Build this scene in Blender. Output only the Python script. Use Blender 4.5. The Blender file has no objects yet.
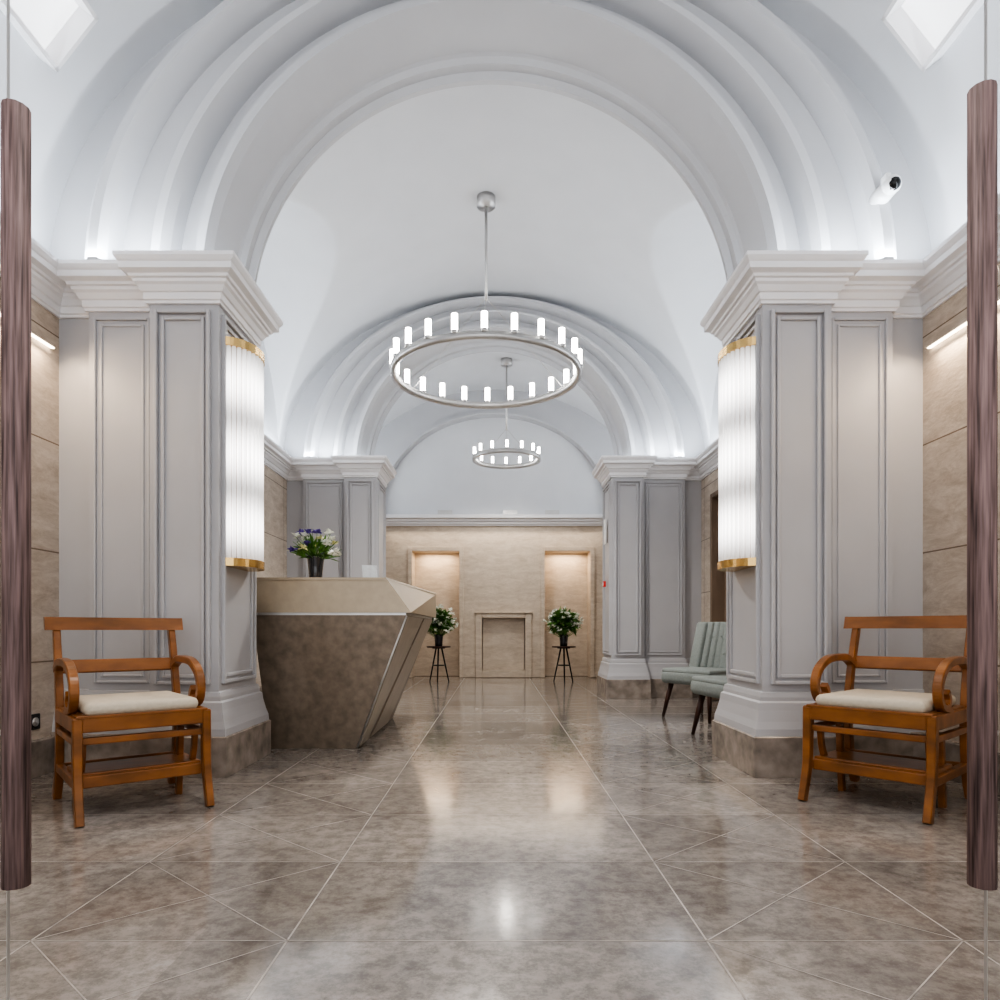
import bpy, bmesh, math, random
from mathutils import Vector, Matrix, Euler
random.seed(7)
C = -0.035          # room axis
S = bpy.context.scene
pi = math.pi
S.view_settings.view_transform='AgX'
try: S.view_settings.look='AgX - High Contrast'
except Exception: pass
S.view_settings.exposure=.26

# ------------------------------------------------------------ materials
def newmat(name):
    m = bpy.data.materials.new(name); m.use_nodes = True
    nt = m.node_tree
    return m, nt, nt.nodes['Principled BSDF']

def simple(name, col, rough=0.5, metal=0.0, emit=None, es=0.0, var=0.06, scale=8.0, bump=0.0, stretch=(1,1,1), spec=0.5, coat=0.0):
    m, nt, p = newmat(name)
    tc = nt.nodes.new('ShaderNodeTexCoord'); mp = nt.nodes.new('ShaderNodeMapping')
    mp.inputs['Scale'].default_value = stretch
    n = nt.nodes.new('ShaderNodeTexNoise'); n.inputs['Scale'].default_value = scale; n.inputs['Detail'].default_value = 6
    r = nt.nodes.new('ShaderNodeValToRGB')
    c0 = [max(0, c*(1-var)) for c in col]; c1 = [min(1, c*(1+var)) for c in col]
    r.color_ramp.elements[0].position = .3; r.color_ramp.elements[1].position = .7
    r.color_ramp.elements[0].color = (*c0, 1); r.color_ramp.elements[1].color = (*c1, 1)
    nt.links.new(tc.outputs['Object'], mp.inputs['Vector']); nt.links.new(mp.outputs[0], n.inputs['Vector'])
    nt.links.new(n.outputs['Fac'], r.inputs['Fac']); nt.links.new(r.outputs['Color'], p.inputs['Base Color'])
    p.inputs['Roughness'].default_value = rough; p.inputs['Metallic'].default_value = metal
    p.inputs['Specular IOR Level'].default_value = spec
    p.inputs['Coat Weight'].default_value = coat
    if emit:
        p.inputs['Emission Color'].default_value = (*emit, 1); p.inputs['Emission Strength'].default_value = es
    if bump:
        b = nt.nodes.new('ShaderNodeBump'); b.inputs['Strength'].default_value = bump; b.inputs['Distance'].default_value = .01
        nt.links.new(n.outputs['Fac'], b.inputs['Height']); nt.links.new(b.outputs[0], p.inputs['Normal'])
    return m

M = {}
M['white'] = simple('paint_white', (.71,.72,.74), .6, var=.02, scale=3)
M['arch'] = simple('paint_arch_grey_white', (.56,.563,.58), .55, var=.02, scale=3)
M['trim'] = simple('paint_trim_white', (.86,.85,.86), .45, var=.02, scale=3)
M['grey'] = simple('paint_grey', (.50,.495,.51), .40, var=.03, scale=3)
M['wood'] = simple('honey_wood', (.255,.10,.028), .33, var=.35, scale=5, stretch=(1,2.5,2.5), coat=.25)
M['pull'] = simple('rosewood', (.20,.14,.135), .7, var=.6, scale=18, stretch=(9,9,.35), spec=.25)
M['cream'] = simple('cream_fabric', (.56,.50,.41), .9, var=.05, scale=60, bump=.1)
M['mint'] = simple('pale_sage_fabric', (.27,.295,.28), .85, var=.06, scale=60, bump=.1)
M['brass'] = simple('brass', (.72,.50,.22), .25, 1.0, var=.05)
M['steel'] = simple('brushed_nickel', (.60,.59,.58), .35, .8, var=.05)
M['black'] = simple('black_metal', (.02,.018,.017), .4, .3, var=.1)
M['darkwood'] = simple('dark_walnut', (.06,.025,.015), .35, var=.3)
M['desk'] = simple('bronze_leather', (.25,.20,.155), .32, .35, var=.22, scale=16, bump=.10)
M['desktop'] = simple('champagne_panel', (.43,.355,.265), .30, .35, var=.05, scale=20)
M['deskside'] = simple('bronze_panel_light', (.40,.345,.285), .28, .45, var=.10, scale=10)
M['stone'] = simple('plinth_stone', (.32,.275,.24), .22, var=.35, scale=9)
M['leaf'] = simple('leaf_green', (.11,.24,.05), .5, var=.5, scale=20)
M['petal'] = simple('petal_white', (.85,.86,.78), .6, var=.05)
M['purple'] = simple('petal_purple', (.14,.09,.35), .6, var=.3)
M['yellow'] = simple('petal_yellow', (.7,.68,.35), .6, var=.2)
M['vase'] = simple('smoked_glass', (.03,.03,.035), .05, 0, var=.1, coat=1)
M['bulb'] = simple('candle_bulb', (1,1,1), .4, emit=(1,.97,.92), es=12, var=0)
M['panel'] = simple('skylight_panel', (1,1,1), .4, emit=(.93,.96,1), es=.9, var=0)
M['warmled'] = simple('warm_led', (1,1,1), .4, emit=(1,.85,.66), es=5, var=0)
M['red'] = simple('red_plastic', (.6,.03,.02), .4, var=.05)
M['plastic'] = simple('white_plastic', (.8,.8,.8), .3, var=.02)
M['lens'] = simple('black_lens', (.01,.01,.01), .1, var=.1)
M['paper'] = simple('paper_card', (.75,.78,.8), .5, var=.1, scale=30)
M['doorwood'] = simple('door_brown', (.26,.19,.14), .45, var=.12, scale=5, stretch=(3,3,.4))
M['joint'] = simple('floor_joint', (.45,.41,.375), .3, var=.3)
M['socket'] = simple('socket_black', (.02,.02,.02), .3, var=.1)

m, nt, p = newmat('ribbed_lamp_glass')
tc = nt.nodes.new('ShaderNodeTexCoord'); sp = nt.nodes.new('ShaderNodeSeparateXYZ')
nt.links.new(tc.outputs['Object'], sp.inputs[0])
mm = nt.nodes.new('ShaderNodeMath'); mm.operation='MULTIPLY'; mm.inputs[1].default_value = 2*pi/.40
cs = nt.nodes.new('ShaderNodeMath'); cs.operation='COSINE'
ma = nt.nodes.new('ShaderNodeMath'); ma.operation='MULTIPLY_ADD'; ma.inputs[1].default_value=.75; ma.inputs[2].default_value=1.05
nt.links.new(sp.outputs['Z'], mm.inputs[0]); nt.links.new(mm.outputs[0], cs.inputs[0]); nt.links.new(cs.outputs[0], ma.inputs[0])
nt.links.new(ma.outputs[0], p.inputs['Emission Strength'])
p.inputs['Base Color'].default_value=(.8,.8,.8,1); p.inputs['Emission Color'].default_value=(1,.965,.94,1); p.inputs['Roughness'].default_value=.15
M['tube']=m
M['tubegap'] = simple('lamp_backing', (.34,.28,.26), .5, emit=(1,.9,.85), es=.14, var=.02)

def travertine(name, a, b, jz=.62, jy=1.15):
    m, nt, p = newmat(name)
    tc = nt.nodes.new('ShaderNodeTexCoord'); mp = nt.nodes.new('ShaderNodeMapping'); mp.inputs['Scale'].default_value=(1,1,3)
    n = nt.nodes.new('ShaderNodeTexNoise'); n.inputs['Scale'].default_value=3.6; n.inputs['Detail'].default_value=14; n.inputs['Roughness'].default_value=.82; n.inputs['Distortion'].default_value=.5
    r = nt.nodes.new('ShaderNodeValToRGB'); r.color_ramp.elements[0].position=.36; r.color_ramp.elements[1].position=.62
    r.color_ramp.elements[0].color=(*b,1); r.color_ramp.elements[1].color=(*a,1)
    nt.links.new(tc.outputs['Object'],mp.inputs[0]); nt.links.new(mp.outputs[0],n.inputs[0]); nt.links.new(n.outputs['Fac'],r.inputs[0])
    s = nt.nodes.new('ShaderNodeSeparateXYZ'); nt.links.new(tc.outputs['Object'], s.inputs[0])
    def md(v, d):
        x = nt.nodes.new('ShaderNodeMath'); x.operation='FLOORED_MODULO'; x.inputs[1].default_value=d; nt.links.new(v, x.inputs[0])
        y = nt.nodes.new('ShaderNodeMath'); y.operation='LESS_THAN'; y.inputs[1].default_value=.008; nt.links.new(x.outputs[0], y.inputs[0]); return y.outputs[0]
    j1 = md(s.outputs['Z'], jz); j2 = md(s.outputs['Y'], jy)
    mxx = nt.nodes.new('ShaderNodeMath'); mxx.operation='MAXIMUM'; nt.links.new(j1,mxx.inputs[0]); nt.links.new(j2,mxx.inputs[1])
    mix = nt.nodes.new('ShaderNodeMix'); mix.data_type='RGBA'
    nt.links.new(mxx.outputs[0], mix.inputs['Factor']); nt.links.new(r.outputs[0], mix.inputs['A']); mix.inputs['B'].default_value=(b[0]*.5,b[1]*.45,b[2]*.4,1)
    nt.links.new(mix.outputs['Result'], p.inputs['Base Color'])
    p.inputs['Roughness'].default_value=.4
    vo = nt.nodes.new('ShaderNodeTexNoise'); vo.inputs['Scale'].default_value=22; vo.inputs['Detail'].default_value=4
    nt.links.new(mp.outputs[0], vo.inputs[0])
    bp = nt.nodes.new('ShaderNodeBump'); bp.inputs['Strength'].default_value=.2; bp.inputs['Distance'].default_value=.01
    nt.links.new(vo.outputs['Fac'], bp.inputs['Height']); nt.links.new(bp.outputs[0], p.inputs['Normal'])
    return m
M['trav'] = travertine('travertine', (.73,.64,.55), (.48,.395,.315))
M['travback'] = travertine('travertine_back', (.68,.585,.48), (.49,.40,.31), jz=5, jy=50)

# marble floor
m, nt, p = newmat('marble_floor')
tc = nt.nodes.new('ShaderNodeTexCoord')
n = nt.nodes.new('ShaderNodeTexNoise'); n.inputs['Scale'].default_value=2.3; n.inputs['Detail'].default_value=12; n.inputs['Roughness'].default_value=.7; n.inputs['Distortion'].default_value=.6
n2 = nt.nodes.new('ShaderNodeTexNoise'); n2.inputs['Scale'].default_value=18; n2.inputs['Detail'].default_value=12; n2.inputs['Roughness'].default_value=.8
nt.links.new(tc.outputs['Object'], n.inputs[0]); nt.links.new(tc.outputs['Object'], n2.inputs[0])
r = nt.nodes.new('ShaderNodeValToRGB'); e=r.color_ramp.elements
e[0].position=.3; e[0].color=(.22,.195,.178,1); e[1].position=.72; e[1].color=(.49,.445,.41,1)
ex=e.new(.5); ex.color=(.355,.32,.29,1)
nt.links.new(n.outputs['Fac'], r.inputs[0])
r2 = nt.nodes.new('ShaderNodeValToRGB'); r2.color_ramp.elements[0].position=.42; r2.color_ramp.elements[0].color=(.54,.53,.52,1); r2.color_ramp.elements[1].position=.56; r2.color_ramp.elements[1].color=(1.0,1.0,1.0,1)
nt.links.new(n2.outputs['Fac'], r2.inputs[0])
mx = nt.nodes.new('ShaderNodeMix'); mx.data_type='RGBA'; mx.blend_type='MULTIPLY'; mx.inputs['Factor'].default_value=.8
nt.links.new(r.outputs[0], mx.inputs['A']); nt.links.new(r2.outputs[0], mx.inputs['B'])
mp = nt.nodes.new('ShaderNodeMapping'); mp.inputs['Location'].default_value=(-.54/.66,-1.155/.595,0); mp.inputs['Scale'].default_value=(1/.66,1/.595,1)
nt.links.new(tc.outputs['Object'], mp.inputs[0])
sn = nt.nodes.new('ShaderNodeVectorMath'); sn.operation='FLOOR'; nt.links.new(mp.outputs[0], sn.inputs[0])
sx = nt.nodes.new('ShaderNodeSeparateXYZ'); nt.links.new(tc.outputs['Object'], sx.inputs[0])
ab = nt.nodes.new('ShaderNodeMath'); ab.operation='ABSOLUTE'; nt.links.new(sx.outputs['X'], ab.inputs[0])
gt = nt.nodes.new('ShaderNodeMath'); gt.operation='GREATER_THAN'; gt.inputs[1].default_value=.54; nt.links.new(ab.outputs[0], gt.inputs[0])
sn2 = nt.nodes.new('ShaderNodeSeparateXYZ'); nt.links.new(sn.outputs[0], sn2.inputs[0])
mu = nt.nodes.new('ShaderNodeMath'); mu.operation='MULTIPLY'; nt.links.new(sn2.outputs['X'], mu.inputs[0]); nt.links.new(gt.outputs[0], mu.inputs[1])
cb = nt.nodes.new('ShaderNodeCombineXYZ'); nt.links.new(mu.outputs[0], cb.inputs['X']); nt.links.new(sn2.outputs['Y'], cb.inputs['Y']); nt.links.new(gt.outputs[0], cb.inputs['Z'])
wn = nt.nodes.new('ShaderNodeTexWhiteNoise'); nt.links.new(cb.outputs[0], wn.inputs['Vector'])
mr = nt.nodes.new('ShaderNodeMapRange'); mr.inputs['To Min'].default_value=.76; mr.inputs['To Max'].default_value=1.12; nt.links.new(wn.outputs['Value'], mr.inputs[0])
vm = nt.nodes.new('ShaderNodeVectorMath'); vm.operation='SCALE'; nt.links.new(mx.outputs['Result'], vm.inputs[0]); nt.links.new(mr.outputs[0], vm.inputs['Scale'])
nt.links.new(vm.outputs[0], p.inputs['Base Color'])
rr = nt.nodes.new('ShaderNodeMapRange'); rr.inputs['To Min'].default_value=.04; rr.inputs['To Max'].default_value=.21; nt.links.new(n2.outputs['Fac'], rr.inputs[0])
nt.links.new(rr.outputs[0], p.inputs['Roughness']); p.inputs['Specular IOR Level'].default_value=.9
M['floor']=m

m, nt, p = newmat('door_glass')
out = nt.nodes['Material Output']; tr = nt.nodes.new('ShaderNodeBsdfTransparent'); tr.inputs[0].default_value=(.985,.99,.99,1)
gl = nt.nodes.new('ShaderNodeBsdfGlossy'); gl.inputs['Roughness'].default_value=.03
ms = nt.nodes.new('ShaderNodeMixShader'); ms.inputs[0].default_value=.02
nt.links.new(tr.outputs[0], ms.inputs[1]); nt.links.new(gl.outputs[0], ms.inputs[2]); nt.links.new(ms.outputs[0], out.inputs[0])
M['glass']=m

# ------------------------------------------------------------ mesh builder
class B:
    def __init__(s, name):
        s.name=name; s.bm=bmesh.new(); s.mats=[]
    def mi(s, k):
        if k not in s.mats: s.mats.append(k)
        return s.mats.index(k)
    def merge(s, bm2, k, smooth=False, mat=None):
        i=s.mi(k)
        if mat is not None: bmesh.ops.transform(bm2, matrix=mat, verts=bm2.verts)
        mp={}
        for v in bm2.verts: mp[v]=s.bm.verts.new(v.co)
        for f in bm2.faces:
            try: nf=s.bm.faces.new([mp[v] for v in f.verts])
            except ValueError: continue
            nf.material_index=i; nf.smooth=smooth
        bm2.free()
    def box(s, c, d, k, rot=(0,0,0), r=0.0, seg=2):
        b=bmesh.new(); bmesh.ops.create_cube(b, size=1)
        for v in b.verts:
            v.co=Vector((v.co.x*d[0],v.co.y*d[1],v.co.z*d[2]))
        if r>0: bmesh.ops.bevel(b, geom=b.edges[:], offset=r, segments=seg, affect='EDGES', profile=.5)
        s.merge(b,k,r>.012, Matrix.Translation(c)@Euler(rot).to_matrix().to_4x4())
    def bx(s, x0,x1,y0,y1,z0,z1,k,r=0.0):
        s.box(((x0+x1)/2,(y0+y1)/2,(z0+z1)/2),(abs(x1-x0),abs(y1-y0),abs(z1-z0)),k,r=r)
    def cyl(s, p0,p1,r0,r1,k,seg=12,caps=True):
        p0=Vector(p0);p1=Vector(p1);d=p1-p0
        b=bmesh.new(); bmesh.ops.create_cone(b,cap_ends=caps,segments=seg,radius1=r0,radius2=r1,depth=d.length)
        q=Vector((0,0,1)).rotation_difference(d.normalized()).to_matrix().to_4x4()
        s.merge(b,k,seg>6,Matrix.Translation((p0+p1)/2)@q)
    def sph(s,c,r,k,sc=(1,1,1),sub=2):
        b=bmesh.new(); bmesh.ops.create_icosphere(b,subdivisions=sub,radius=r)
        s.merge(b,k,True,Matrix.Translation(c)@Matrix.Diagonal((*sc,1)))
    def lathe(s,prof,c,k,seg=32):
        i=s.mi(k); rings=[]
        for (r,z) in prof:
            rings.append([s.bm.verts.new((c[0]+r*math.cos(2*pi*j/seg),c[1]+r*math.sin(2*pi*j/seg),c[2]+z)) for j in range(seg)])
        for a in range(len(rings)-1):
            for j in range(seg):
                f=s.bm.faces.new([rings[a][j],rings[a][(j+1)%seg],rings[a+1][(j+1)%seg],rings[a+1][j]]); f.material_index=i; f.smooth=True
    def face(s,pts,k,smooth=False):
        f=s.bm.faces.new([s.bm.verts.new(p) for p in pts]); f.material_index=s.mi(k); f.smooth=smooth
    def hexa(s,bot,top,k):
        i=s.mi(k); n=len(bot)
        vb=[s.bm.verts.new(p) for p in bot]; vt=[s.bm.verts.new(p) for p in top]
        fs=[vb[::-1],vt]+[[vb[j],vb[(j+1)%n],vt[(j+1)%n],vt[j]] for j in range(n)]
        for f in fs:
            g=s.bm.faces.new(f); g.material_index=i
    def sweep(s,pts,w,t,k,sub=5,taper=1.0):
        P=[Vector(p) for p in pts]; Q=[]
        for a in range(len(P)-1):
            p0=P[max(a-1,0)];p1=P[a];p2=P[a+1];p3=P[min(a+2,len(P)-1)]
            for j in range(sub):
                u=j/sub; Q.append(.5*((2*p1)+(p2-p0)*u+(2*p0-5*p1+4*p2-p3)*u*u+(3*p1-p0-3*p2+p3)*u**3))
        Q.append(P[-1]); i=s.mi(k); rings=[]
        for a,q in enumerate(Q):
            d=(Q[min(a+1,len(Q)-1)]-Q[max(a-1,0)]); d.x=0; d.normalize()
            nrm=Vector((0,-d.z,d.y)); f=1+(taper-1)*a/(len(Q)-1)
            c=[]
            ch=.22
            for (u,v) in ((-1,-1+ch),(-1,1-ch),(-1+ch,1),(1-ch,1),(1,1-ch),(1,-1+ch),(1-ch,-1),(-1+ch,-1)):
                c.append(s.bm.verts.new(q+Vector((u*w*f/2,0,0))+nrm*(v*t*f/2)))
            rings.append(c)
        for a in range(len(rings)-1):
            for j in range(8):
                f=s.bm.faces.new([rings[a][j],rings[a][(j+1)%8],rings[a+1][(j+1)%8],rings[a+1][j]]); f.material_index=i
        for rg in (rings[0][::-1],rings[-1]):
            f=s.bm.faces.new(rg); f.material_index=i
    def done(s,loc=(0,0,0),rz=0,normals=True,sc=1):
        if normals: bmesh.ops.recalc_face_normals(s.bm,faces=s.bm.faces)
        me=bpy.data.meshes.new(s.name); s.bm.to_mesh(me); s.bm.free()
        for k in s.mats: me.materials.append(M[k])
        o=bpy.data.objects.new(s.name,me); S.collection.objects.link(o)
        o.location=loc; o.rotation_euler=(0,0,rz); o.scale=(sc,sc,sc)
        return o

ZC=2.82; YB=11.4; WX=2.49; Y0=-1.6
# ------------------------------------------------------------ shell
b=B('floor'); b.bx(-2.8,2.8,Y0,YB+.6,-.1,0,'floor'); b.done()
b=B('trim_floor_joints')
def strip(x0,y0,x1,y1,w=.006):
    d=Vector((x1-x0,y1-y0,0)); d.normalize(); n=Vector((-d.y,d.x,0))*w/2; z=Vector((0,0,.0008))
    a=Vector((x0,y0,0))+z; c=Vector((x1,y1,0))+z
    b.face([a-n,c-n,c+n,a+n],'joint')
ys=[1.155+.595*k for k in range(-3,18) if 1.155+.595*k<YB]
for x in (-1.2,-.54,.54,1.2): strip(x,Y0,x,YB,.005)
for y in ys:
    if y>0: strip(-2.46,y,2.46,y,.0035)
for k in range(len(ys)-1):
    for sgn in (-1,1):
        strip(sgn*.54,ys[k],sgn*1.2,ys[k+1],.0035)
        strip(sgn*1.2,ys[k],sgn*.54,ys[k+1],.0035)
b.done(normals=False)

for sg,nm in ((-1,'wall_left'),(1,'wall_right')):
    b=B(nm)
    if sg<0:
        b.bx(C-WX-.25,C-WX,Y0,YB+.3,0,ZC+.02,'trav')
    else:
        b.bx(C+WX,C+WX+.25,Y0,6.75,0,ZC+.02,'trav'); b.bx(C+WX,C+WX+.25,7.75,YB+.3,0,ZC+.02,'trav')
        b.bx(C+WX,C+WX+.25,6.75,7.75,2.35,ZC+.02,'trav')
    b.bx(C+sg*(WX+.03),C+sg*(WX+.25),Y0,YB+.3,ZC-.02,4.7,'white')
    b.done()
b=B('door_1')
x=C+WX
b.bx(x+.12,x+.17,6.80,7.70,0.005,2.30,'doorwood')
for z0,z1 in ((.2,1.0),(1.12,2.15)):
    b.bx(x+.105,x+.125,6.92,7.58,z0,z1,'doorwood',r=.004)
b.bx(x-.03,x+.2,6.752,6.80,0.005,2.345,'doorwood',r=.008); b.bx(x-.03,x+.2,7.70,7.748,0.005,2.345,'doorwood',r=.008); b.bx(x-.03,x+.2,6.80,7.70,2.29,2.345,'doorwood',r=.008)
b.cyl((x+.06,6.9,1.05),(x+.12,6.9,1.05),.012,.012,'brass'); b.cyl((x+.06,6.9,1.05),(x+.06,7.02,1.05),.01,.01,'brass')
b.done()

b=B('wall_back')
y=YB
nL=(-1.42,-.63); nR=(.80,1.56); nz=2.12
fx=(-.25,.47); fz=(.12,1.0)
def bw(x0,x1,z0,z1,k='travback',d=.35): b.bx(x0,x1,y,y+d,z0,z1,k)
bw(C-WX,nL[0],0,nz); bw(nL[1],fx[0],0,nz); bw(fx[1],nR[0],0,nz); bw(nR[1],C+WX,0,nz)
bw(fx[0],fx[1],0,fz[0]); bw(fx[0],fx[1],fz[1],nz); bw(C-WX,C+WX,nz,2.6)
b.bx(C-WX,C+WX,y+.35,y+.45,0,2.6,'travback')
bw(C-WX,C+WX,2.6,5.0,'white',.45)
b.done()
b=B('trim_niche_frames')
for (a,c) in (nL,nR):
    for x0,x1,z0,z1 in ((a-.07,a,0.001,nz+.07),(c,c+.07,0.001,nz+.07),(a,c,nz,nz+.07)):
        b.bx(x0,x1,y-.04,y+.02,z0,z1,'travback',r=.006)
b.done()
b=B('fireplace')
for x0,x1,z0,z1,dy in ((fx[0]-.11,fx[0],0.001,fz[1]+.08,.05),(fx[1],fx[1]+.11,0.001,fz[1]+.08,.05),(fx[0],fx[1],fz[1],fz[1]+.08,.05),(fx[0],fx[1],0.001,fz[0],.05)):
    b.bx(x0,x1,y-dy,y-.001,z0,z1,'travback',r=.008)
b.bx(fx[0]-.13,fx[1]+.13,y-.07,y-.001,fz[1]+.08,fz[1]+.10,'travback',r=.004)
b.bx(fx[0]+.01,fx[1]-.01,y+.10,y+.13,fz[0]+.002,fz[1]-.002,'travback')
b.done()
b=B('trim_cornice_back')
for (o,z0,z1) in ((.04,2.54,2.57),(.08,2.57,2.61),(.12,2.61,2.65),(.18,2.65,2.71)):
    b.bx(C-WX,C+WX,y-o,y+.01,z0,z1,'trim',r=.004)
b.done()
b=B('trim_air_vents')
for xx in (-.87,.22,.92):
    b.bx(xx-.12,xx+.12,y-.05,y-.01,2.715,2.80,'steel')
b.done()

XI={3.75:1.50,8.0:1.38}
def plan(yf):
    xi=XI[yf]
    return [(WX,yf+.17),(2.27,yf+.17),(2.27,yf+.09),(xi+.38,yf+.09),(xi+.38,yf),(xi,yf),(xi,yf+.58),(xi+.38,yf+.58),(xi+.38,yf+.66),(WX,yf+.66)]
def mould(b,path,prof,sg,k):
    n=len(path); rows=[]
    for i,p in enumerate(path):
        ns=[]
        if i>0:
            d=Vector(p)-Vector(path[i-1]); d.normalize(); ns.append(Vector((-d.y,d.x)))
        if i<n-1:
            d=Vector(path[i+1])-Vector(p); d.normalize(); ns.append(Vector((-d.y,d.x)))
        if len(ns)==1: m_=ns[0]
        else: m_=(ns[0]+ns[1])/(1+ns[0].dot(ns[1]))
        rows.append([b.bm.verts.new((C+sg*(p[0]+m_.x*o),p[1]+m_.y*o,z)) for (o,z) in prof])
    mi=b.mi(k)
    for i in range(n-1):
        for j in range(len(prof)-1):
            f=b.bm.faces.new([rows[i][j],rows[i+1][j],rows[i+1][j+1],rows[i][j+1]]); f.material_index=mi
YF=[3.75,8.0]
corn=[(0,2.595),(.015,2.595),(.015,2.61),(.024,2.615),(.024,2.65),(.034,2.655),(.048,2.682),(.062,2.694),(.064,2.71),(.078,2.714),(.082,2.728),(.112,2.742),(.112,2.775),(.12,2.782),(.132,2.80),(.132,2.82),(.11,2.825),(0,2.825)]
for sg,nm in ((-1,'left'),(1,'right')):
    b=B('trim_cornice_'+nm)
    path=[(WX,Y0)]+plan(YF[0])+plan(YF[1])+[(WX,YB)]
    mould(b,path,corn,sg,'trim')
    b.done(normals=False)
    b=B('baseboard_'+nm)
    bp=[(0,.20),(.02,.20),(.025,.19),(.025,0.001)]
    if sg<0: segs=[(Y0,3.88),(4.44,8.12),(8.69,YB)]
    else: segs=[(Y0,3.88),(4.44,6.74),(7.76,8.12),(8.69,YB)]
    for (a,c) in segs: mould(b,[(WX,a),(WX,c)],bp,sg,'stone')
    b.done(normals=False)

def pillar(sg,yf):
    b=B('pillar'); xi=XI[yf]
    pl=plan(yf)
    mould(b,pl,[(0,2.61),(0,.36)],sg,'grey')
    mould(b,pl,[(0,.46),(.012,.455),(.018,.43),(.018,.41),(.03,.40),(.035,.36),(.048,.30),(.06,.26),(.063,.22),(.063,.21)],sg,'grey')
    mould(b,pl,[(.0,.222),(.066,.222),(.072,.215),(.072,0.001)],sg,'stone')
    def fr_front(x0,x1,yy,z0,z1,w=.020,d=.026):
        for (dx,dd) in ((0,d),(.035,d*.6)):
            a,c,e,f=x0+dx,x1-dx,z0+dx,z1-dx
            for X0,X1,Z0,Z1 in ((a,a+w,e,f),(c-w,c,e,f),(a+w,c-w,e,e+w),(a+w,c-w,f-w,f)):
                b.bx(C+sg*X0,C+sg*X1,yy-dd,yy+.003,Z0,Z1,'grey',r=.005)
    fr_front(xi+.04,xi+.35,yf,.50,2.56)
    fr_front(xi+.42,2.24,yf+.09,.50,2.56,w=.015,d=.014)
    for (dx,dd) in ((0,.020),(.035,.012)):
        a,c,e,f,w=yf+.04+dx,yf+.54-dx,.50+dx,2.56-dx,.022
        for y0_,y1_,Z0,Z1 in ((a,a+w,e,f),(c-w,c,e,f),(a+w,c-w,e,e+w),(a+w,c-w,f-w,f)):
            b.bx(C+sg*(xi-dd),C+sg*(xi+.003),y0_,y1_,Z0,Z1,'grey',r=.004)
    return b.done(normals=False)
for yf in YF:
    for sg in (-1,1): pillar(sg,yf)

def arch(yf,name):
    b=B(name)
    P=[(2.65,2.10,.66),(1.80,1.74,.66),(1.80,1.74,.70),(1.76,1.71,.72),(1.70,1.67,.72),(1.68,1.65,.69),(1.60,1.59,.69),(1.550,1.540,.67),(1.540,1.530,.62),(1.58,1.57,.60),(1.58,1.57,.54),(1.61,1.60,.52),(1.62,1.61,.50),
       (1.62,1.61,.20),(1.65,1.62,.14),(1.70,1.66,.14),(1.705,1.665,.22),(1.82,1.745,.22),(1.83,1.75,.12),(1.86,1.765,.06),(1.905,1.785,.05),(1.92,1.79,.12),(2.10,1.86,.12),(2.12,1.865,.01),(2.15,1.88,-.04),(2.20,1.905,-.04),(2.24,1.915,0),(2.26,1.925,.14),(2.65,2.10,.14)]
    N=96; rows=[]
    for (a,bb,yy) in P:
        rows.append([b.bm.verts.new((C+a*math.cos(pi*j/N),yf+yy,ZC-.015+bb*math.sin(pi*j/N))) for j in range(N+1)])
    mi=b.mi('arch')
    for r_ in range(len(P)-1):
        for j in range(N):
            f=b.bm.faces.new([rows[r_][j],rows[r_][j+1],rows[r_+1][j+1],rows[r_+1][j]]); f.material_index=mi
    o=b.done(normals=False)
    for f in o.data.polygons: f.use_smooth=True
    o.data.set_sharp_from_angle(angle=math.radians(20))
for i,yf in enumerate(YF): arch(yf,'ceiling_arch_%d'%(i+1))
b=B('trim_arch_back'); N=96; rows=[]
for (a,bb,yy) in ((2.6,2.1,-.14),(1.96,1.70,-.14),(1.95,1.69,-.18),(1.90,1.65,-.18),(1.88,1.63,-.14),(1.88,1.63,.01)):
    rows.append([b.bm.verts.new((C+a*math.cos(pi*j/N),YB+yy,ZC-.09+bb*math.sin(pi*j/N))) for j in range(N+1)])
for r_ in range(5):
    for j in range(N):
        f=b.bm.faces.new([rows[r_][j],rows[r_][j+1],rows[r_+1][j+1],rows[r_+1][j]]); f.material_index=b.mi('arch')
b.done(normals=False)

def vault(name,y0,y1,yc=None,w=1.8,c=1.45,A=2.53,Bz=1.98,ny=160):
    b=B(name); NX=180; rows=[]
    if yc is None: ny=2
    for i in range(ny+1):
        yy=y0+(y1-y0)*i/ny; row=[]
        for j in range(NX+1):
            t=pi*j/NX; xx=A*math.cos(t); z=Bz*math.sin(t)
            if yc is not None:
                u=(yy-yc)/w
                if abs(u)<1: z=max(z,c*math.sqrt(1-u*u)+.0)
            row.append(b.bm.verts.new((C+xx,yy,ZC-.02+z)))
        rows.append(row)
    for i in range(ny):
        for j in range(NX):
            f=b.bm.faces.new([rows[i][j],rows[i][j+1],rows[i+1][j+1],rows[i+1][j]]); f.material_index=b.mi('white'); f.smooth=True
    b.done(normals=False)
vault('ceiling_front',Y0,YF[0]+.16)
vault('ceiling_middle',YF[0]+.62,YF[1]+.16,yc=(YF[0]+.66+YF[1])/2,w=1.76,c=1.62)
vault('ceiling_back',YF[1]+.62,YB+.05)

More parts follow.
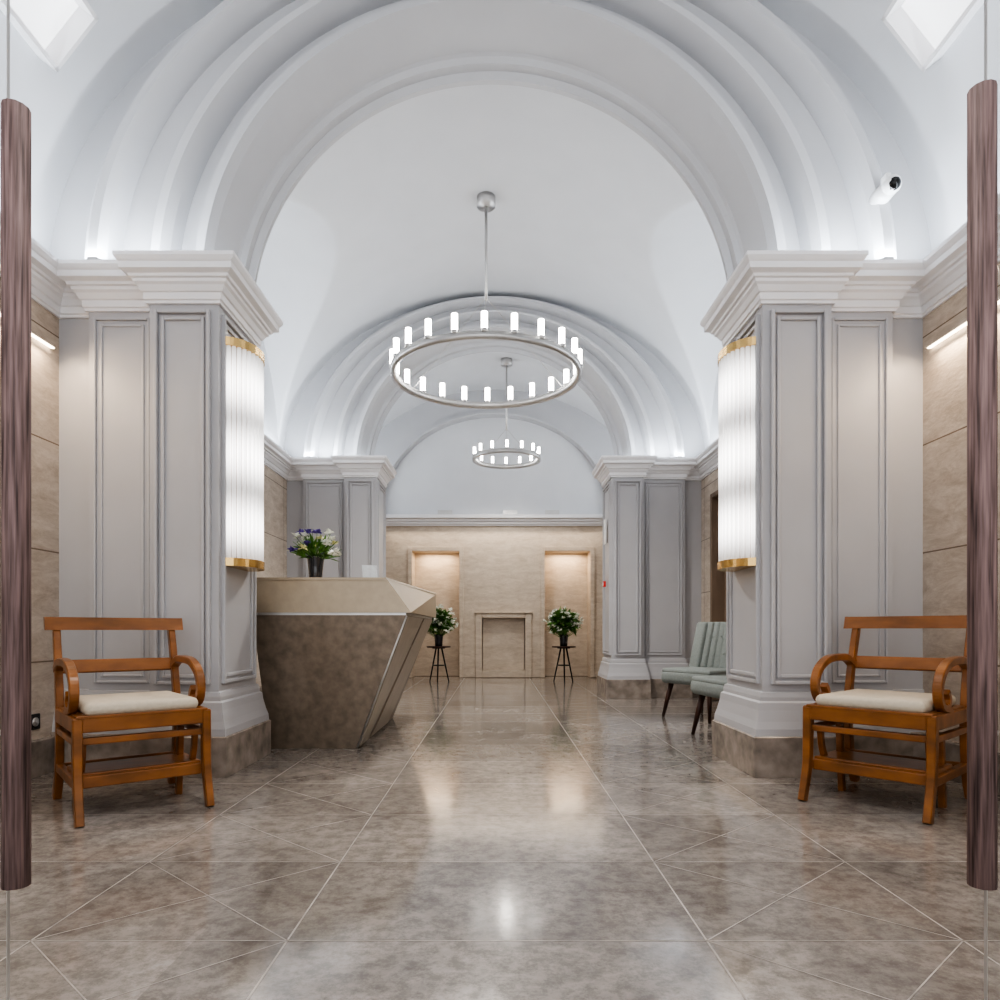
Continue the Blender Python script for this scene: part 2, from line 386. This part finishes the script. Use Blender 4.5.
# ------------------------------------------------------------ library armchairs
def armchair(loc,rz,sc=1):
    b=B('wooden_armchair'); W='wood'
    for s_ in (-1,1):
        x=s_*.255
        b.sweep([(x,.33,0),(x,.265,.12),(x,.235,.28),(x,.235,.42),(x,.26,.55),(x,.30,.68),(x,.36,.845)],.036,.05,W,taper=.85)
        b.sweep([(x,-.235,.43),(x,-.24,.30),(x,-.25,.16),(x,-.30,0)],.038,.05,W,taper=.85)
        b.sweep([(x,.285,.615),(x,.20,.650),(x,.09,.655),(x,-.03,.645),(x,-.13,.60),(x,-.165,.53),(x,-.135,.47),(x,-.07,.455),(x,-.04,.49),(x,-.065,.525)],.04,.036,W,sub=6,taper=.85)
        b.sweep([(x,.0,.40),(x,-.03,.44),(x,-.09,.46)],.036,.036,W)
        b.box((x,0,.405),(.036,.49,.065),W,r=.006)
        b.box((x,-.0,.335),(.03,.47,.03),W,r=.005)
        b.box((x,-.005,.16),(.03,.50,.04),W,r=.005)
        b.sweep([(s_*.215,.02,.335),(s_*.215,.03,.2),(s_*.215,.05,.0)],.028,.036,W)
        b.sweep([(s_*.225,-.18,.335),(s_*.225,-.16,.24),(s_*.225,-.12,.175)],.024,.03,W)
    def rail(z,h,hw,yy,bow,t):
        n=10
        for i in range(n):
            u0=-1+2*i/n; u1=-1+2*(i+1)/n
            x0,x1=u0*hw,u1*hw; y0=yy-bow*u0*u0; y1=yy-bow*u1*u1
            P=[(x0,y0-t/2,z),(x1,y1-t/2,z),(x1,y1+t/2,z),(x0,y0+t/2,z)]
            Q=[(x0,y0-t/2+.02,z+h),(x1,y1-t/2+.02,z+h),(x1,y1+t/2+.02,z+h),(x0,y0+t/2+.02,z+h)]
            b.hexa(P,Q,W)
    rail(.80,.062,.305,.355,.035,.035)
    b.box((0,.30,.625),(.50,.022,.065),W,rot=(-.3,0,0),r=.005)
    b.box((0,-.235,.405),(.55,.036,.065),W,r=.006); b.box((0,.235,.405),(.51,.036,.065),W,r=.006)
    b.box((0,0,.437),(.52,.51,.014),W,r=.004)
    b.box((0,-.225,.335),(.49,.03,.03),W,r=.005)
    b.box((0,-.06,.185),(.50,.26,.022),W,r=.006); b.box((0,.235,.16),(.49,.026,.04),W,r=.005)
    b.box((0,-.20,.16),(.49,.026,.05),W,r=.005)
    b.box((0,-.005,.465),(.455,.48,.056),'cream',r=.026,seg=4)
    return b.done(loc,rz,sc=sc)
armchair((-1.69,3.15,0),math.radians(40))
armchair((1.83,3.20,0),math.radians(-48),1.01)

# ------------------------------------------------------------ reception desk
b=B('reception_desk')
bot=[(-1.53,4.58,0.001),(-.94,4.58,0.001),(-.95,6.2,0.001),(-1.55,6.2,0.001)]
mid=[(-1.62,4.50,.90),(-.60,4.50,.90),(-.60,6.3,.90),(-1.62,6.3,.90)]
b.hexa(bot,mid,'desk')
b.hexa([(-1.62,4.47,.915),(-.565,4.47,.915),(-.565,6.33,.915),(-1.62,6.33,.915)],[(-1.62,4.47,1.13),(-.72,4.47,1.13),(-.57,6.33,1.13),(-1.62,6.33,1.13)],'desktop')
b.hexa([(-1.60,4.49,.898),(-.60,4.49,.898),(-.60,6.31,.898),(-1.60,6.31,.898)],[(-1.60,4.49,.917),(-.60,4.49,.917),(-.60,6.31,.917),(-1.60,6.31,.917)],'steel')
b.hexa([(-1.62,4.46,1.13),(-.72,4.46,1.13),(-.56,6.34,1.13),(-1.62,6.34,1.13)],[(-1.62,4.46,1.145),(-.73,4.46,1.145),(-.57,6.34,1.145),(-1.62,6.34,1.145)],'desktop')
def sidept(y,t,o=.004):
    return (-.94+(.34)*t+o, y, .001+.899*t)
b.hexa([sidept(4.60,.02,0),sidept(4.85,.02,0),sidept(5.45,.99,0),sidept(4.53,.99,0)],[sidept(4.60,.02,.012),sidept(4.85,.02,.012),sidept(5.45,.99,.012),sidept(4.53,.99,.012)],'deskside')
b.hexa([sidept(5.0,.02,0),sidept(5.75,.02,0),sidept(6.25,.99,0),sidept(5.55,.99,0)],[sidept(5.0,.02,.012),sidept(5.75,.02,.012),sidept(6.25,.99,.012),sidept(5.55,.99,.012)],'deskside')
b.cyl((-.94,4.575,0.01),(-.597,4.495,.895),.006,.006,'steel',seg=8)
b.done()

# ------------------------------------------------------------ flowers
def leafq(b,p,d,L,w,k):
    d=d.normalized(); side=d.cross(Vector((random.random()-.5,random.random()-.5,.7))).normalized()*w/2
    up=side.cross(d).normalized()*w*.25
    p=Vector(p); q=p+d*L; m1=p+d*L*.4
    b.face([p,m1+side+up,q,m1+up*0],k,True); b.face([p,m1,q,m1-side+up],k,True)
b=B('flower_vase')
b.lathe([(.0,0),(.042,0),(.046,.01),(.05,.08),(.062,.18),(.066,.19),(.060,.185),(.046,.08),(.04,.02),(0,.02)],(0,0,0),'vase')
for i in range(100):
    a=random.random()*2*pi; e=random.uniform(.15,1.25)
    d=Vector((math.cos(a)*math.cos(e),math.sin(a)*math.cos(e),math.sin(e)))
    L=random.uniform(.14,.24); p0=Vector((0,0,.16)); tip=p0+d*L
    b.cyl(p0,tip,.0025,.002,'leaf',seg=5)
    leafq(b,p0+d*L*.5,d+Vector((random.uniform(-.6,.6),random.uniform(-.6,.6),random.uniform(-.4,.3))),random.uniform(.06,.11),.03,'leaf')
    if i%3==0:
        k=('petal','petal','purple','petal','petal','yellow')[(i//3)%6]
        for j in range(6):
            dd=Vector((random.uniform(-1,1),random.uniform(-1,1),random.uniform(-.3,1))).normalized()
            leafq(b,tip,dd,.045,.04,k)
b.done((-1.32,4.95,1.1455))
b=B('card_holder')
b.box((0,.02,.065),(.11,.006,.13),'paper',rot=(-.25,0,0)); b.box((0,0,.006),(.11,.07,.012),'plastic',r=.003); b.box((0,.045,.055),(.02,.006,.10),'plastic',rot=(.4,0,0))
b.done((-.93,5.0,1.151),math.radians(25))

def bouquet_table(loc):
    b=B('side_table')
    b.cyl((0,0,.53),(0,0,.55),.185,.185,'darkwood',seg=32)
    b.cyl((0,0,.515),(0,0,.53),.10,.10,'black',seg=20)
    for i in range(3):
        a=2*pi*i/3+.5
        b.cyl((.05*math.cos(a),.05*math.sin(a),.52),(.17*math.cos(a),.17*math.sin(a),0.001),.013,.010,'black',seg=8)
    b.cyl((0,0,.25),(0,0,.262),.10,.10,'black',seg=24)
    b.done(loc)
    b=B('flower_bouquet')
    b.lathe([(0,0),(.055,0),(.06,.05),(.07,.16),(.075,.18),(.0,.17)],(0,0,0),'vase')
    for i in range(560):
        a=random.random()*2*pi; e=math.asin(random.uniform(-.7,1))
        d=Vector((math.cos(a)*math.cos(e),math.sin(a)*math.cos(e),math.sin(e)*.85))
        L=random.uniform(.12,.31); p0=Vector((0,0,.36)); tip=p0+d*L
        leafq(b,p0+d*L*.6,d+Vector((random.uniform(-.5,.5),random.uniform(-.5,.5),random.uniform(-.5,.3))),random.uniform(.08,.13),.055,'leaf')
        if i%8==0: b.cyl((0,0,.1),tip,.003,.002,'leaf',seg=4)
        if i%5==0:
            for j in range(6):
                leafq(b,tip,Vector((random.uniform(-1,1),random.uniform(-1,1),random.uniform(-.3,1))),.05,.045,'petal')
    b.done((loc[0],loc[1],.5505))
bouquet_table((-.90,10.5,0)); bouquet_table((1.03,10.5,0))

# ------------------------------------------------------------ upholstered chairs
def lounge(loc,rz):
    b=B('upholstered_lounge_chair')
    b.box((0,0,.37),(.60,.56,.12),'mint',r=.045,seg=4)
    b.box((0,-.01,.425),(.57,.52,.05),'mint',r=.022,seg=3)
    n=9
    for i in range(n):
        u=-1+2*i/(n-1); x=u*.255
        b.box((x,.27-.05*u*u,.645),(.15,.09,.47),'mint',rot=(-.22,0,u*.25),r=.03,seg=3)
    for zz,nn in ((.58,4),(.74,5)):
        for i in range(nn):
            x=(i-(nn-1)/2)*.11
            yb=.215+(zz-.645)*.22-.02
            b.sph((x,yb,zz),.009,'mint',sub=1)
    for sx_ in (-1,1):
        for sy in (-1,1):
            b.cyl((sx_*.22,sy*.20,.33),(sx_*.27,sy*.26,0.001),.026,.013,'darkwood',seg=12)
    b.done(loc,rz)
lounge((1.90,6.2,0),math.radians(-58))
lounge((1.80,4.98,0),math.radians(-80))

# ------------------------------------------------------------ sconces
def sconce(sg):
    b=B('wall_sconce'); n=17; H=.605
    rx,ry=.135,.185
    for i in range(n):
        t=-pi/2+pi*(i)/(n-1)
        x=-sg*rx*math.cos(t); y=ry*math.sin(t)
        b.cyl((x,y,-H),(x,y,H),.0118,.0118,'tube',seg=10)
    def shell(f,z0,z1,k):
        N=24; P=[(-sg*rx*f*math.cos(-pi/2+pi*i/N),ry*f*math.sin(-pi/2+pi*i/N)) for i in range(N+1)]
        b.hexa([(x,y,z0) for x,y in P],[(x,y,z1) for x,y in P],k)
    shell(.93,-H,H,'tubegap')
    shell(1.12,H-.01,H+.035,'brass'); shell(1.12,-H-.035,-H+.01,'brass'); shell(1.02,H+.035,H+.04,'brass')
    b.done((C+sg*1.498,YF[0]+.25,1.80))
for sg in (-1,1): sconce(sg)

# ------------------------------------------------------------ chandeliers
def chandelier(x,y,z,R,nc,top,ch,cr):
    b=B('ring_chandelier')
    b.lathe([(R-.012,-.035),(R+.02,-.035),(R+.02,.02),(R-.03,.02),(R-.03,-.02),(R-.012,-.035)],(0,0,0),'steel',seg=96)
    for i in range(nc):
        a=2*pi*(i+.5)/nc; c=(R*math.cos(a),R*math.sin(a))
        b.cyl((c[0],c[1],.015),(c[0],c[1],.04),cr*1.15,cr*1.15,'steel',seg=12)
        b.cyl((c[0],c[1],.04),(c[0],c[1],.04+ch),cr,cr,'bulb',seg=12)
    hub=.62*R/.87+.1
    for i in range(3):
        a=2*pi*i/3+.5
        b.cyl((R*math.cos(a),R*math.sin(a),.02),(0,0,hub),.0035,.0035,'steel',seg=6)
    b.cyl((0,0,hub-.03),(0,0,top-z),.014,.014,'steel',seg=10)
    b.cyl((0,0,top-z-.09),(0,0,top-z-.0),.085,.085,'steel',seg=28)
    b.done((x,y,z))
chandelier(-.10,6.25,3.15,.85,22,4.78,.135,.026)
chandelier(.14,10.0,3.32,.48,14,4.78,.10,.02)

# ------------------------------------------------------------ glass doors + pulls
for sg in (-1,1):
    b=B('glass_door')
    xe=.958
    b.bx(sg*xe,sg*2.2,1.328,1.336,0.002,2.9,'glass')
    b.bx(sg*(xe-.0012),sg*xe,1.328,1.336,0.002,2.9,'steel')
    b.bx(sg*xe,sg*2.2,1.31,1.35,2.9,2.98,'steel')
    xp=-.898 if sg<0 else .906
    zt=1.775 if sg<0 else 1.81
    b.cyl((xp,1.27,.322),(xp,1.27,zt),.0235,.0235,'pull',seg=12)
    for z in (.6,1.5): b.cyl((xp+sg*.012,1.27,z),(xp+sg*.065,1.33,z),.009,.009,'steel',seg=10)
    b.done()

# ------------------------------------------------------------ wall light bars, skylights, small devices
for sg in (-1,1):
    b=B('wall_light_bar')
    b.bx(C+sg*(WX-.03),C+sg*(WX-.001),2.6,3.86,2.395,2.415,'trav',r=.003); b.bx(C+sg*(WX-.026),C+sg*(WX-.008),2.62,3.84,2.388,2.396,'warmled')
    b.done()
for sg in (-1,1):
    b=B('skylight_box_1' if sg<0 else 'skylight_box_2')  # skylight box on the vault slope, with a glowing panel
    L,Wd=.50,.34
    for x0,x1,y0,y1 in ((-Wd/2,-Wd/2+.02,-L/2,L/2),(Wd/2-.02,Wd/2,-L/2,L/2),(-Wd/2,Wd/2,-L/2,-L/2+.02),(-Wd/2,Wd/2,L/2-.02,L/2)):
        b.bx(x0,x1,y0,y1,-.10,.10,'trim')
    b.bx(-Wd/2+.02,Wd/2-.02,-L/2+.02,L/2-.02,.0,.02,'panel')
    o=b.done((C+sg*2.15,3.17,3.80)); o.rotation_euler=(0,sg*math.radians(52),0)
b=B('security_camera')
b.cyl((0,.02,0),(0,.14,0),.045,.05,'plastic',seg=20); b.sph((0,0,0),.05,'plastic'); b.sph((0,-.02,-.008),.036,'lens')
b.box((-.03,.0,.03),(.03,.06,.04),'plastic',r=.008)
b.done((2.10,3.62,3.17))
b=B('wall_socket'); b.box((0,0,0),(.012,.085,.085),'socket',r=.004); b.cyl((.004,0,0),(.010,0,0),.025,.025,'steel',seg=16); b.done((C-WX+.007,3.70,.30))
b=B('fire_alarm_call_point'); b.box((0,0,0),(.03,.07,.07),'red',r=.006); b.box((-.017,0,0),(.004,.04,.04),'plastic'); b.done((C+1.345,8.3,1.36))
b=B('wall_notice'); b.box((0,0,0),(.012,.14,.30),'plastic',r=.003); b.box((-.007,0,.03),(.003,.10,.14),'paper'); b.done((C+1.352,8.3,2.0))

# ------------------------------------------------------------ lights
def area(name,loc,rot,sx,sy,e,col):
    l=bpy.data.lights.new(name,'AREA'); l.shape='RECTANGLE'; l.size=sx; l.size_y=sy; l.energy=e; l.color=col
    o=bpy.data.objects.new(name,l); o.location=loc; o.rotation_euler=rot; S.collection.objects.link(o); return o
cool=(.86,.93,1.0); warm=(1,.78,.55)
for sg in (-1,1):
    for (a,c,e) in ((.2,3.75,12),(4.6,7.9,17),(8.9,11.1,15)):
        area('cove_light',(C+sg*(WX-.06),(a+c)/2,2.845),(0,pi-sg*.35,0),.05,c-a,e,cool)
    for yf in YF:
        area('cove_light',(C+sg*1.80,yf+.33,2.84),(pi,0,0),.5,.35,3.5,cool)
        area('cove_light',(C+sg*1.95,yf-.05,2.84),(pi-.2,0,0),.7,.05,4.5,cool)
    area('wall_wash',(C+sg*(WX-.05),3.2,2.37),(0,sg*.35,0),.03,1.15,6,warm)
for x in ((nL[0]+nL[1])/2,(nR[0]+nR[1])/2):
    area('niche_light',(x,YB+.17,nz-.01),(0,0,0),.5,.1,4.2,warm)
area('wall_wash',(C,YB-.15,2.50),(-.25,0,0),3.6,.05,7.5,(1,.86,.70))  # added strip under the back cornice to warm the travertine, no fitting modelled
def spot(loc,e,ang,col,bl=.6,rad=.03):
    l=bpy.data.lights.new('added_spot','SPOT'); l.energy=e; l.spot_size=math.radians(ang); l.spot_blend=bl; l.color=col; l.shadow_soft_size=rad
    o=bpy.data.objects.new('added_spot',l); o.location=loc; S.collection.objects.link(o)
b=B('added_downlight'); b.lathe([(.035,0),(.06,0),(.062,.02),(.035,.03)],(0,0,0),'trim',seg=24); b.done((C,1.9,ZC+1.93))  # unseen ceiling fitting, added with its spot for the pool on the floor
spot((C,1.9,ZC+1.90),190,80,(1,.95,.88),bl=.9,rad=.06)
spot((-.10,6.25,3.25),190,150,(1,.95,.88),bl=.8,rad=.16)  # spot added inside the chandelier ring to throw extra light down
spot((.14,10.0,3.40),70,150,(1,.94,.86),bl=.8,rad=.1)  # same added spot inside the far chandelier ring
w=bpy.data.worlds.new('world'); S.world=w; w.use_nodes=True
w.node_tree.nodes['Background'].inputs[0].default_value=(.97,.98,1,1); w.node_tree.nodes['Background'].inputs[1].default_value=1.35

# ------------------------------------------------------------ camera
cd=bpy.data.cameras.new('camera'); cam=bpy.data.objects.new('camera',cd); S.collection.objects.link(cam)
cam.location=(0,0,.8); cam.rotation_euler=(pi/2,0,0); cd.sensor_width=36; cd.lens=36*.68; cd.shift_y=.13; cd.shift_x=.003; cd.clip_start=.05
S.camera=cam
